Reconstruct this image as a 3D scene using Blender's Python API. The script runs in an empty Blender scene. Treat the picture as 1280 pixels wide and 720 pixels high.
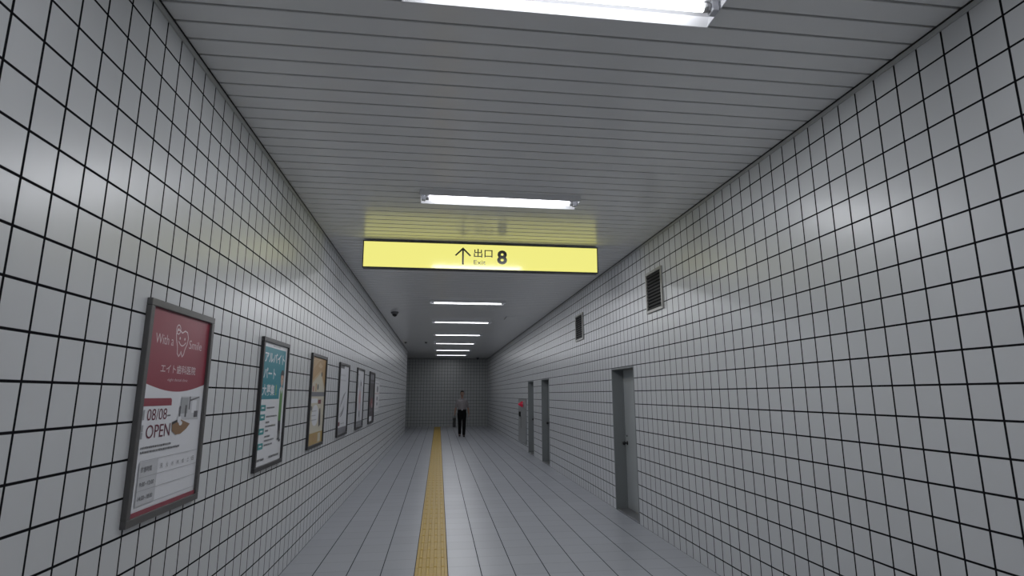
import bpy, bmesh, math, random
from mathutils import Vector, Matrix
random.seed(8)
SC = bpy.context.scene
C = SC.collection
PI = math.pi

# ------------------------------------------------------------------ dimensions (metres)
W = 4.01            # corridor width, left wall X=0, right wall X=W
H = 3.545           # ceiling height
Y0 = -4.0           # near end, behind the viewer
YL = 25.2           # end of the left wall (passage turns left)
YB = 30.3           # back wall
XP = -6.0           # end of the side passage
TW, TH = 0.1556, 0.17   # wall tile

# ------------------------------------------------------------------ materials
def new_mat(name):
    m = bpy.data.materials.new(name); m.use_nodes = True
    nt = m.node_tree
    return m, nt, nt.nodes['Principled BSDF']

def plain(name, col, rough=0.5, metal=0.0, spec=0.5, noise=0.0, scale=40, coat=0.0):
    m, nt, b = new_mat(name)
    b.inputs['Base Color'].default_value = (*col, 1)
    b.inputs['Roughness'].default_value = rough
    b.inputs['Metallic'].default_value = metal
    b.inputs['Specular IOR Level'].default_value = spec
    if coat:
        b.inputs['Coat Weight'].default_value = coat
        b.inputs['Coat Roughness'].default_value = 0.15
    if noise:
        n = nt.nodes.new('ShaderNodeTexNoise'); n.inputs['Scale'].default_value = scale
        n.inputs['Detail'].default_value = 4
        tc = nt.nodes.new('ShaderNodeTexCoord')
        nt.links.new(tc.outputs['Object'], n.inputs['Vector'])
        mx = nt.nodes.new('ShaderNodeMix'); mx.data_type = 'RGBA'
        mx.inputs['A'].default_value = (*[max(0, c * (1 - noise)) for c in col], 1)
        mx.inputs['B'].default_value = (*[min(1, c * (1 + noise)) for c in col], 1)
        nt.links.new(n.outputs['Fac'], mx.inputs['Factor'])
        nt.links.new(mx.outputs['Result'], b.inputs['Base Color'])
    return m

def emitter(name, col, strength):
    m, nt, b = new_mat(name)
    b.inputs['Base Color'].default_value = (0.8, 0.8, 0.8, 1)
    b.inputs['Emission Color'].default_value = (*col, 1)
    b.inputs['Emission Strength'].default_value = strength
    return m

class N:
    """tiny node-math helper"""
    def __init__(s, nt): s.nt = nt
    def m(s, op, a, b=None, c=None):
        n = s.nt.nodes.new('ShaderNodeMath'); n.operation = op
        for i, v in enumerate((a, b, c)):
            if v is None: continue
            if isinstance(v, (int, float)): n.inputs[i].default_value = v
            else: s.nt.links.new(v, n.inputs[i])
        return n.outputs[0]
    def edge(s, coord, phase, size, gap, soft=0.0012):
        """1 on the tile, 0 in the joint; also returns the tile index"""
        u = s.m('DIVIDE', s.m('SUBTRACT', coord, phase), size)
        fr = s.m('FRACT', u)
        d = s.m('MULTIPLY', s.m('MINIMUM', fr, s.m('SUBTRACT', 1.0, fr)), size)
        n = s.nt.nodes.new('ShaderNodeMapRange'); n.interpolation_type = 'SMOOTHSTEP'
        s.nt.links.new(d, n.inputs['Value'])
        n.inputs['From Min'].default_value = gap / 2 - soft
        n.inputs['From Max'].default_value = gap / 2 + soft
        return n.outputs['Result'], s.m('FLOOR', u)

def grid_mat(name, ax_u, ax_v, ph_u, ph_v, su, sv, gu, gv, tile, joint_u, joint_v, rough, bump=0.35, var=0.025, tilt=0.0016, spec=0.45):
    m, nt, b = new_mat(name); k = N(nt); L = nt.links
    geo = nt.nodes.new('ShaderNodeNewGeometry')
    sep = nt.nodes.new('ShaderNodeSeparateXYZ'); L.new(geo.outputs['Position'], sep.inputs[0])
    eu, iu = k.edge(sep.outputs[ax_u], ph_u, su, gu)
    ev, iv = k.edge(sep.outputs[ax_v], ph_v, sv, gv)
    comb = nt.nodes.new('ShaderNodeCombineXYZ'); L.new(iu, comb.inputs[0]); L.new(iv, comb.inputs[1])
    wn = nt.nodes.new('ShaderNodeTexWhiteNoise'); wn.noise_dimensions = '3D'; L.new(comb.outputs[0], wn.inputs['Vector'])
    nz = nt.nodes.new('ShaderNodeTexNoise'); nz.inputs['Scale'].default_value = 0.9; nz.inputs['Detail'].default_value = 0
    L.new(geo.outputs['Position'], nz.inputs['Vector'])
    v = k.m('ADD', 1 - var, k.m('MULTIPLY', wn.outputs['Value'], var))
    v = k.m('MULTIPLY', v, k.m('ADD', 0.97, k.m('MULTIPLY', nz.outputs['Fac'], 0.06)))
    tc = nt.nodes.new('ShaderNodeVectorMath'); tc.operation = 'SCALE'
    tc.inputs[0].default_value = tile; L.new(v, tc.inputs['Scale'])
    m1 = nt.nodes.new('ShaderNodeMix'); m1.data_type = 'RGBA'
    L.new(ev, m1.inputs['Factor']); m1.inputs['A'].default_value = (*joint_v, 1); L.new(tc.outputs[0], m1.inputs['B'])
    m2 = nt.nodes.new('ShaderNodeMix'); m2.data_type = 'RGBA'
    L.new(eu, m2.inputs['Factor']); m2.inputs['A'].default_value = (*joint_u, 1); L.new(m1.outputs['Result'], m2.inputs['B'])
    L.new(m2.outputs['Result'], b.inputs['Base Color'])
    mask = k.m('MULTIPLY', eu, ev)
    r = k.m('ADD', k.m('MULTIPLY', mask, rough - 0.8), 0.8)
    L.new(r, b.inputs['Roughness'])
    L.new(k.m('MULTIPLY', mask, spec), b.inputs['Specular IOR Level'])
    # each tile sits a hair out of true
    sub = nt.nodes.new('ShaderNodeVectorMath'); sub.operation = 'SUBTRACT'
    L.new(wn.outputs['Color'], sub.inputs[0]); sub.inputs[1].default_value = (0.5, 0.5, 0.5)
    scl = nt.nodes.new('ShaderNodeVectorMath'); scl.operation = 'SCALE'; scl.inputs['Scale'].default_value = tilt * 2
    L.new(sub.outputs[0], scl.inputs[0])
    add = nt.nodes.new('ShaderNodeVectorMath'); add.operation = 'ADD'
    L.new(geo.outputs['Normal'], add.inputs[0]); L.new(scl.outputs[0], add.inputs[1])
    nor = nt.nodes.new('ShaderNodeVectorMath'); nor.operation = 'NORMALIZE'; L.new(add.outputs[0], nor.inputs[0])
    bp = nt.nodes.new('ShaderNodeBump'); bp.inputs['Strength'].default_value = bump; bp.inputs['Distance'].default_value = 0.002
    L.new(mask, bp.inputs['Height']); L.new(nor.outputs[0], bp.inputs['Normal'])
    L.new(bp.outputs['Normal'], b.inputs['Normal'])
    return m

TILE = (0.61, 0.624, 0.642)
GROUT = (0.012, 0.012, 0.014)
M_wall_l = grid_mat('glazed_wall_tile_left', 'Y', 'Z', 1.822 + 0.0, -0.0255, TW, TH, 0.0112, 0.0108, TILE, GROUT, GROUT, 0.30)
M_wall_r = grid_mat('glazed_wall_tile_right', 'Y', 'Z', 2.009, -0.0255, TW, TH, 0.0112, 0.0108, TILE, GROUT, GROUT, 0.30)
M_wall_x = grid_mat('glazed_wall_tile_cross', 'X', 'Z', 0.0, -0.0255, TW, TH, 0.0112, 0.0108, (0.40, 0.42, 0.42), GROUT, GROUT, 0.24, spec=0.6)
FT = 0.3085
M_floor = grid_mat('stone_floor_tile', 'X', 'Y', 0.0, 5.785, FT, FT, 0.0085, 0.005, (0.40, 0.415, 0.45), (0.03, 0.035, 0.04), (0.30, 0.31, 0.33), 0.34, bump=0.2, var=0.07, tilt=0.002, spec=0.26)
M_slat = plain('painted_ceiling_panel', (0.78, 0.785, 0.785), 0.20, 0.0, 1.0, noise=0.02, scale=6)
M_gap = plain('ceiling_gap', (0.008, 0.008, 0.009), 0.9)
M_trim = plain('trim_metal', (0.42, 0.43, 0.43), 0.4)
M_black = plain('black_shadow_gap', (0.01, 0.01, 0.012), 0.8)
M_door = plain('grey_door_paint', (0.36, 0.38, 0.385), 0.38, noise=0.05, scale=3)
M_frame_d = plain('grey_door_frame_paint', (0.20, 0.215, 0.22), 0.4, noise=0.05, scale=3)
M_knob = plain('dark_knob_metal', (0.02, 0.02, 0.022), 0.35, 0.6)
M_steel = plain('brushed_steel', (0.45, 0.45, 0.46), 0.35, 0.9)
M_ventf = plain('vent_frame_metal', (0.33, 0.33, 0.31), 0.4, 0.3)
M_ventl = plain('vent_louver_metal', (0.03, 0.03, 0.03), 0.5, 0.2)
M_dark = plain('vent_dark', (0.006, 0.006, 0.007), 0.9)
M_pframe = plain('poster_frame_aluminium', (0.10, 0.098, 0.098), 0.4, 0.2)
M_pframe_k = plain('poster_frame_dark', (0.035, 0.034, 0.036), 0.4, 0.2)
M_cream_l = plain('lamp_white_enamel', (0.7, 0.705, 0.725), 0.6, spec=0.2)
M_socket = plain('lamp_socket_plastic', (0.55, 0.56, 0.60), 0.4)
M_cabinet = plain('cabinet_grey_paint', (0.25, 0.26, 0.265), 0.4, noise=0.05, scale=4)
M_cabinet_d = plain('cabinet_door_paint', (0.29, 0.30, 0.305), 0.38, noise=0.05, scale=4)
M_redcone = plain('red_indicator_plastic', (0.45, 0.008, 0.035), 0.25)
M_redcone.node_tree.nodes['Principled BSDF'].inputs['Emission Color'].default_value = (1, 0.02, 0.10, 1)
M_redcone.node_tree.nodes['Principled BSDF'].inputs['Emission Strength'].default_value = 0.05
M_pale = plain('pale_lens', (0.75, 0.35, 0.4), 0.3)
M_camring = plain('camera_housing_plastic', (0.10, 0.10, 0.105), 0.4)
M_camdome = plain('camera_smoked_dome', (0.006, 0.006, 0.007), 0.12)
M_detect = plain('detector_plastic', (0.26, 0.26, 0.26), 0.5)
M_yellow_tile = plain('tactile_yellow', (0.47, 0.305, 0.04), 0.5, noise=0.14, scale=18)
M_yellow_bar = plain('tactile_yellow_bar', (0.50, 0.33, 0.05), 0.5, noise=0.14, scale=18)
M_tjoint = plain('tactile_joint', (0.26, 0.16, 0.035), 0.8)

def printed(name, col): return plain('print_' + name, col, 0.35, coat=0.25)
PC = {
 'paper': (0.86, 0.85, 0.87), 'white': (0.75, 0.76, 0.80), 'red': (0.26, 0.034, 0.055), 'ink': (0.03, 0.03, 0.035), 'wine': (0.13, 0.012, 0.035),
 'grey': (0.36, 0.37, 0.39), 'lgrey': (0.56, 0.57, 0.60), 'dgrey': (0.10, 0.10, 0.11), 'brown': (0.26, 0.15, 0.075),
 'pinkwhite': (0.72, 0.60, 0.62), 'teal': (0.015, 0.235, 0.30), 'tealbox': (0.02, 0.26, 0.27), 'lime': (0.42, 0.55, 0.08),
 'skin': (0.58, 0.36, 0.27), 'green': (0.10, 0.26, 0.07), 'tan': (0.46, 0.29, 0.13), 'tanl': (0.58, 0.43, 0.25),
 'cream': (0.62, 0.58, 0.47), 'mustard': (0.45, 0.31, 0.10), 'pink': (0.60, 0.38, 0.40), 'maroon': (0.16, 0.03, 0.04),
 'night': (0.075, 0.06, 0.07), 'slate': (0.19, 0.19, 0.21), 'palered': (0.36, 0.12, 0.12),
}
PM = {k: printed(k, v) for k, v in PC.items()}

# ------------------------------------------------------------------ object helpers
def obj(name, bm, mats, parent=None, smooth=False):
    me = bpy.data.meshes.new(name)
    bmesh.ops.recalc_face_normals(bm, faces=bm.faces[:]) if smooth != 'keep' else None
    bm.to_mesh(me); bm.free()
    if not isinstance(mats, (list, tuple)): mats = [mats]
    for m in mats: me.materials.append(m)
    if smooth is True:
        for p in me.polygons: p.use_smooth = True
    o = bpy.data.objects.new(name, me); C.objects.link(o)
    if parent is not None: o.parent = parent
    return o

def thing(name, label, cat, loc=(0, 0, 0), rz=0.0, group=None):
    o = bpy.data.objects.new(name, None); C.objects.link(o)
    o.empty_display_size = 0.1
    o.location = loc; o.rotation_euler = (0, 0, rz)
    o['label'] = label; o['category'] = cat
    if group: o['group'] = group
    return o

def struct(o):
    o['kind'] = 'structure'; return o

def dup(root, loc, label):
    r = root.copy(); C.objects.link(r); r.location = loc; r['label'] = label
    for ch in list(root.children):
        c = ch.copy(); C.objects.link(c); c.parent = r
        for g in list(ch.children):
            d = g.copy(); C.objects.link(d); d.parent = c
    return r

def box(bm, x0, x1, y0, y1, z0, z1, mi=0, bev=0.0):
    vs = [bm.verts.new((x, y, z)) for x in (x0, x1) for y in (y0, y1) for z in (z0, z1)]
    idx = [(0, 1, 3, 2), (4, 6, 7, 5), (0, 4, 5, 1), (2, 3, 7, 6), (0, 2, 6, 4), (1, 5, 7, 3)]
    fs = [bm.faces.new([vs[i] for i in f]) for f in idx]
    for f in fs: f.material_index = mi
    if bev:
        es = list({e for f in fs for e in f.edges})
        r = bmesh.ops.bevel(bm, geom=es, offset=bev, segments=2, affect='EDGES', profile=0.5)
        for f in r['faces']: f.material_index = mi
    return fs

def tube(bm, pts, radii, n=12, mi=0, caps=True, squash=None):
    """round tube through points with a radius at each"""
    pts = [Vector(p) for p in pts]
    if isinstance(radii, (int, float)): radii = [radii] * len(pts)
    rings = []; up = None
    for i, p in enumerate(pts):
        d = (pts[min(i + 1, len(pts) - 1)] - pts[max(i - 1, 0)]).normalized()
        if up is None: up = Vector((0, 0, 1)) if abs(d.z) < 0.9 else Vector((0, 1, 0))
        a = d.cross(up).normalized(); b2 = a.cross(d).normalized(); up = b2
        ring = []
        for k in range(n):
            t = 2 * PI * k / n
            ring.append(bm.verts.new(p + (a * math.cos(t) + b2 * math.sin(t)) * radii[i]))
        rings.append(ring)
    for r0, r1 in zip(rings, rings[1:]):
        for k in range(n):
            f = bm.faces.new((r0[k], r0[(k + 1) % n], r1[(k + 1) % n], r1[k])); f.material_index = mi
    if caps:
        f = bm.faces.new(rings[0][::-1]); f.material_index = mi
        f = bm.faces.new(rings[-1]); f.material_index = mi

def loft(bm, rings, n=20, mi=0):
    """stack of horizontal ellipses: (z, cx, cy, rx, ry)"""
    R = []
    for z, cx, cy, rx, ry in rings:
        R.append([bm.verts.new((cx + rx * math.cos(2 * PI * k / n), cy + ry * math.sin(2 * PI * k / n), z)) for k in range(n)])
    for a, b in zip(R, R[1:]):
        for k in range(n):
            f = bm.faces.new((a[k], a[(k + 1) % n], b[(k + 1) % n], b[k])); f.material_index = mi
    for f in (bm.faces.new(R[0][::-1]), bm.faces.new(R[-1])): f.material_index = mi

def ball(bm, c, r, seg=16, mi=0, rot=None):
    rx, ry, rz = r if isinstance(r, (tuple, list)) else (r, r, r)
    mat = Matrix.Translation(Vector(c)) @ (rot if rot else Matrix.Identity(4)) @ Matrix.Diagonal((rx, ry, rz, 1))
    res = bmesh.ops.create_uvsphere(bm, u_segments=seg, v_segments=max(8, seg // 2 + 2), radius=1, matrix=mat)
    for f in {f for v in res['verts'] for f in v.link_faces}: f.material_index = mi

def lathe(bm, prof, axis='Z', origin=(0, 0, 0), n=24, mi=0, direction=1):
    """profile (r, h) turned round an axis"""
    rings = []
    for r, h in prof:
        ring = []
        for k in range(n):
            t = 2 * PI * k / n
            a, b, c = r * math.cos(t), r * math.sin(t), h * direction
            v = {'Z': (a, b, c), 'X': (c, a, b), 'Y': (a, c, b)}[axis]
            ring.append(bm.verts.new(Vector(v) + Vector(origin)))
        rings.append(ring)
    for a, b in zip(rings, rings[1:]):
        for k in range(n):
            f = bm.faces.new((a[k], a[(k + 1) % n], b[(k + 1) % n], b[k])); f.material_index = mi
    for f in (bm.faces.new(rings[0][::-1]), bm.faces.new(rings[-1])): f.material_index = mi

def text_mesh(s, bold=0.0):
    c = bpy.data.curves.new('lettering', 'FONT'); c.body = s; c.size = 1.0; c.offset = bold; c.resolution_u = 3
    o = bpy.data.objects.new('lettering', c); C.objects.link(o)
    dg = bpy.context.evaluated_depsgraph_get(); dg.update()
    me = bpy.data.meshes.new_from_object(o.evaluated_get(dg))
    vs = [(v.co.x, v.co.y) for v in me.vertices]; fs = [tuple(p.vertices) for p in me.polygons]
    bpy.data.objects.remove(o); bpy.data.curves.remove(c); bpy.data.meshes.remove(me)
    return vs, fs

class Sheet:
    """one printed sheet: flat patches of ink stacked a hair apart, in (s, t) metres -> plane"""
    def __init__(self, fn):
        self.bm = bmesh.new(); self.fn = fn; self.mats = []; self.lay = 0
    def mi(self, mat):
        if mat not in self.mats: self.mats.append(mat)
        return self.mats.index(mat)
    def poly(self, pts, mat, lay=None):
        self.lay += 1
        d = 0.00012 * (self.lay if lay is None else lay)
        f = self.bm.faces.new([self.bm.verts.new(self.fn(s, t, d)) for s, t in pts]); f.material_index = self.mi(mat)
    def rect(self, s0, t0, s1, t1, mat): self.poly([(s0, t0), (s1, t0), (s1, t1), (s0, t1)], mat)
    def ell(self, s, t, rs, rt, mat, n=20): self.poly([(s + rs * math.cos(2 * PI * k / n), t + rt * math.sin(2 * PI * k / n)) for k in range(n)], mat)
    def line(self, pts, w, mat, closed=False):
        self.lay += 1; d = 0.00012 * self.lay
        P = [Vector((a, b)) for a, b in pts]; n = len(P); L = []; R = []
        for i, p in enumerate(P):
            a = P[(i - 1) % n] if (closed or i > 0) else p; b = P[(i + 1) % n] if (closed or i < n - 1) else p
            t = (b - a).normalized(); nn = Vector((-t.y, t.x)) * (w / 2)
            L.append(self.bm.verts.new(self.fn(*(p + nn), d))); R.append(self.bm.verts.new(self.fn(*(p - nn), d)))
        for i in range(n if closed else n - 1):
            j = (i + 1) % n
            f = self.bm.faces.new((L[i], R[i], R[j], L[j])); f.material_index = self.mi(mat)
    def text(self, s, s0, t0, s1, t1, mat, bold=0.0, shear=0.0):
        vs, fs = text_mesh(s, bold)
        if not vs: return
        x0 = min(v[0] for v in vs); x1 = max(v[0] for v in vs); y0 = min(v[1] for v in vs); y1 = max(v[1] for v in vs)
        self.lay += 1; d = 0.00012 * self.lay
        V = [self.bm.verts.new(self.fn(s0 + (x - x0) / (x1 - x0) * (s1 - s0), t0 + (y - y0) / max(1e-6, y1 - y0) * (t1 - t0), d)) for x, y in vs]
        k = self.mi(mat)
        for f in fs:
            try: self.bm.faces.new([V[i] for i in f]).material_index = k
            except ValueError: pass
    def scribble(self, s0, s1, t, h, mat, n=10):
        """a line of print too small to read: short strokes"""
        x = s0
        while x < s1:
            w = random.uniform(0.35, 1.0) * h
            self.rect(x, t - h * random.uniform(0.35, 0.5), min(x + w, s1), t + h * random.uniform(0.35, 0.5), mat)
            self.lay -= 1
            x += w + 0.3 * h
        self.lay += 1
    def build(self, name, parent):
        return obj(name, self.bm, self.mats, parent, smooth='keep')

# ------------------------------------------------------------------ room shell
def walls():
    T = 0.3
    bm = bmesh.new()
    box(bm, -T, 0, Y0, YL, 0, H)
    struct(obj('wall_left', bm, M_wall_l))
    bm = bmesh.new()
    box(bm, XP, -T, YL - T, YL, 0, H)
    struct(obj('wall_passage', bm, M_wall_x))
    bm = bmesh.new()
    box(bm, XP - T, XP, YL - T, YB + T, 0, H)
    struct(obj('wall_passage_end', bm, M_wall_r))
    bm = bmesh.new()
    box(bm, XP, W + T, YB, YB + T, 0, H)
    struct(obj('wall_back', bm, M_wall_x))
    bm = bmesh.new()
    box(bm, -T, W + T, Y0 - T, Y0, 0, H)
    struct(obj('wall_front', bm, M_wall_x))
    # right wall with three door openings
    bm = bmesh.new(); y = Y0
    for a, b in DOORS:
        box(bm, W, W + T, y, a, 0, H)
        box(bm, W, W + T, a, b, DOOR_H, H)
        box(bm, W + 0.22, W + T, a, b, 0, DOOR_H)
        y = b
    box(bm, W, W + T, y, YB, 0, H)
    struct(obj('wall_right', bm, M_wall_r))
    bm = bmesh.new()
    box(bm, -T, W + T, Y0 - T, YB + T, -0.2, 0)
    box(bm, XP - T, -T, YL - T, YB + T, -0.2, 0)
    struct(obj('floor', bm, M_floor))
    # ceiling: long panels across the corridor, dark gap between them
    bm = bmesh.new()
    p = 0.1493; y = 2.187 - 45 * p; g = 0.0155; r = 0.004
    def panel(x0, x1, y0, y1):
        prof = [(y0, H + 0.02), (y0, H + r), (y0 + r * 0.3, H + r * 0.3), (y0 + r, H), (y1 - r, H), (y1 - r * 0.3, H + r * 0.3), (y1, H + r), (y1, H + 0.02)]
        a = [bm.verts.new((x0, yy, zz)) for yy, zz in prof]; b = [bm.verts.new((x1, yy, zz)) for yy, zz in prof]
        for i in range(len(prof) - 1): bm.faces.new((a[i], b[i], b[i + 1], a[i + 1]))
        bm.faces.new(a); bm.faces.new(b[::-1])
    while y < YB:
        y0, y1 = max(y + g / 2, Y0), min(y + p - g / 2, YB)
        if y1 - y0 > 0.02:
            panel(0 if y1 < YL else XP, W, y0, y1)
        y += p
    for fc in box(bm, -T, W + T, Y0 - T, YB + T, H + 0.02, H + 0.15): fc.material_index = 1
    for fc in box(bm, XP - T, -T, YL - T, YB + T, H + 0.02, H + 0.15): fc.material_index = 1
    struct(obj('ceiling', bm, [M_slat, M_gap]))
    # angle trim where the tiles meet the ceiling
    def trim(n, x, y0, y1, s):
        bm = bmesh.new()
        xa, xb = sorted((x, x + s * 0.012)); box(bm, xa, xb, y0, y1, H - 0.036, H - 0.008, 0, 0.002)
        xa, xb = sorted((x, x + s * 0.016)); box(bm, xa, xb, y0, y1, H - 0.008, H + 0.001, 1)
        struct(obj('trim_%d' % n, bm, [M_trim, M_black]))
    trim(1, 0, Y0, YL, 1); trim(2, W, Y0, YB, -1)
    bm = bmesh.new()
    box(bm, XP, W - 0.016, YB - 0.012, YB, H - 0.036, H - 0.008, 0, 0.002); box(bm, XP, W - 0.016, YB - 0.016, YB, H - 0.008, H + 0.001, 1)
    struct(obj('trim_3', bm, [M_trim, M_black]))

DOORS = [(7.27, 8.25), (13.16, 14.16), (15.38, 16.34)]
DOOR_H = 2.01
walls()

# ------------------------------------------------------------------ doors
def door(n, a, b, label):
    t = thing('door_%d' % n, label, 'door', (W, a, 0)); struct(t)
    w = b - a; d = 0.17; f = 0.022
    bm = bmesh.new()
    box(bm, -0.004, d + 0.045, 0, f, 0, DOOR_H, 0, 0.002)
    box(bm, -0.004, d + 0.045, w - f, w, 0, DOOR_H, 0, 0.002)
    box(bm, -0.004, d + 0.045, f, w - f, DOOR_H - f, DOOR_H, 0, 0.002)
    box(bm, d - 0.012, d, f, f + 0.012, 0, DOOR_H - f); box(bm, d - 0.012, d, w - f - 0.012, w - f, 0, DOOR_H - f)
    obj('door_frame', bm, M_frame_d, t)
    bm = bmesh.new(); box(bm, d, d + 0.04, f + 0.003, w - f - 0.003, 0.018, DOOR_H - f - 0.003, 0, 0.003)
    leaf = obj('door_leaf', bm, M_door, t)
    bm = bmesh.new(); box(bm, 0.012, d + 0.04, f, w - f, 0, 0.014, 0, 0.003)
    obj('threshold', bm, M_steel, t)
    bm = bmesh.new()
    lathe(bm, [(0.030, 0), (0.030, 0.008), (0.012, 0.010), (0.011, 0.030), (0.024, 0.036), (0.030, 0.050), (0.027, 0.064), (0.012, 0.072)], 'X', (d, w - f - 0.085, 0.93), 20, 0, -1)
    lathe(bm, [(0.014, 0), (0.014, 0.006), (0.009, 0.008)], 'X', (d, w - f - 0.085, 1.03), 16, 0, -1)
    obj('door_knob', bm, M_knob, leaf, True)
    for z in (0.25, 1.0, 1.75):
        bm = bmesh.new(); tube(bm, [(d - 0.006, f + 0.006, z - 0.05), (d - 0.006, f + 0.006, z + 0.05)], 0.008, 10)
        obj('hinge', bm, M_steel, leaf)
door(1, *DOORS[0], 'grey steel door recessed in the right wall, nearest to the viewer')
door(2, *DOORS[1], 'grey recessed door in the right wall, middle one of the three')
door(3, *DOORS[2], 'grey recessed door in the right wall beside the fire hydrant cabinet')

# ------------------------------------------------------------------ tactile strip
def tactile():
    t = thing('tactile_paving_strip', 'yellow tactile paving strip running along the grey floor', 'tactile paving', (4.5 * FT, Y0, 0))
    bm = bmesh.new(); hw = FT / 2 - 0.004
    y = 5.785 - 31 * FT - Y0
    k = 0
    while y < YB - 0.6 - Y0:
        if y > 0: box(bm, -hw, hw, y + 0.002, y + FT - 0.002, -0.004, 0.0035)
        y += FT
    bj = obj('base_tile', bm, M_yellow_tile, t)
    bm = bmesh.new(); box(bm, -hw - 0.002, hw + 0.002, 0.0, YB - 0.6 - Y0, -0.004, 0.0012)
    obj('joint_bed', bm, M_tjoint, t)
    bm = bmesh.new(); y = 5.785 - 31 * FT - Y0
    while y < YB - 0.6 - Y0:
        if y > 0:
            for i in range(4):
                x = (-1.5 + i) * 0.072
                z0, z1 = 0.0035, 0.0085
                a = [(x - 0.017, y + 0.012, z0), (x + 0.017, y + 0.012, z0), (x + 0.017, y + FT - 0.012, z0), (x - 0.017, y + FT - 0.012, z0)]
                b = [(x - 0.011, y + 0.018, z1), (x + 0.011, y + 0.018, z1), (x + 0.011, y + FT - 0.018, z1), (x - 0.011, y + FT - 0.018, z1)]
                A = [bm.verts.new(v) for v in a]; B = [bm.verts.new(v) for v in b]
                bm.faces.new(B)
                for q in range(4): bm.faces.new((A[q], A[(q + 1) % 4], B[(q + 1) % 4], B[q]))
        y += FT
    o = obj('raised_bar', bm, M_yellow_bar, t)
    o['kind'] = 'stuff'
tactile()

# ------------------------------------------------------------------ lamps
LX0, LX1 = 1.20, 2.76
LAMP_COL = (0.95, 0.965, 1.0)
def make_lamp(label, loc, strength):
    t = thing('ceiling_lamp', label, 'lamp', loc, 0, 'fluorescent lamps along the ceiling')
    hl = (LX1 - LX0) / 2
    bm = bmesh.new()      # white enamelled tray with sloping sides
    prof = [(-0.125, 0.0), (-0.125, -0.054), (-0.119, -0.054), (-0.095, -0.012), (0.095, -0.012), (0.119, -0.054), (0.125, -0.054), (0.125, 0.0)]
    a = [bm.verts.new((-hl, y, z)) for y, z in prof]; b = [bm.verts.new((hl, y, z)) for y, z in prof]
    for i in range(len(prof)): 
        j = (i + 1) % len(prof); bm.faces.new((a[i], b[i], b[j], a[j]))
    bm.faces.new(a); bm.faces.new(b[::-1])
    for s in (-1, 1):
        x0, x1 = sorted((s * hl, s * (hl - 0.006))); box(bm, x0, x1, -0.119, 0.119, -0.052, 0.0)
    body = obj('lamp_body', bm, M_cream_l, t)
    for s in (-1, 1):
        bm = bmesh.new(); x0, x1 = sorted((s * (hl - 0.012), s * (hl - 0.05)))
        box(bm, x0, x1, -0.026, 0.026, -0.066, -0.010, 0, 0.006)
        obj('socket', bm, M_socket, t)
        bm = bmesh.new(); x0, x1 = sorted((s * (hl - 0.045), s * (hl - 0.085)))
        tube(bm, [(x0, 0, -0.037), (x1, 0, -0.037)], 0.0235, 20)
        obj('tube_cap', bm, M_steel, t, True)
    bm = bmesh.new(); tube(bm, [(-hl + 0.084, 0, -0.037), (hl - 0.084, 0, -0.037)], 0.023, 10, 0, False)
    obj('tube', bm, emitter('fluorescent_tube', LAMP_COL, strength), t, True).data.materials[0].cycles.emission_sampling = 'FRONT'
    return t
LAMPS = [
 (-0.80, 1.0, 'added unseen fluorescent ceiling lamp above and behind the viewer'),  # out of view, added to light the near end of the corridor
 (2.30, 1.0, 'fluorescent ceiling lamp cut off by the top edge of the picture, nearest of the row'),
 (5.20, 1.0, 'fluorescent ceiling lamp just in front of the yellow exit sign'),
 (8.02, 1.0, 'fluorescent ceiling lamp hidden right behind the yellow exit sign'),
 (11.45, 0.95, 'longest-looking fluorescent ceiling lamp below the yellow sign, first of six there'),
 (14.60, 0.85, 'second of the six ceiling lamps seen below the yellow sign'),
 (17.78, 0.72, 'third of the six ceiling lamps seen below the yellow sign'),
 (20.80, 0.58, 'fourth of the six ceiling lamps seen below the yellow sign'),
 (24.0, 0.53, 'fifth of the six ceiling lamps seen below the yellow sign'),
 (27.0, 0.38, 'farthest fluorescent ceiling lamp, closest to the back wall'),
]
KL = 80
for y, k, lab in LAMPS:
    make_lamp(lab, ((LX0 + LX1) / 2, y, H), KL * k)

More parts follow.
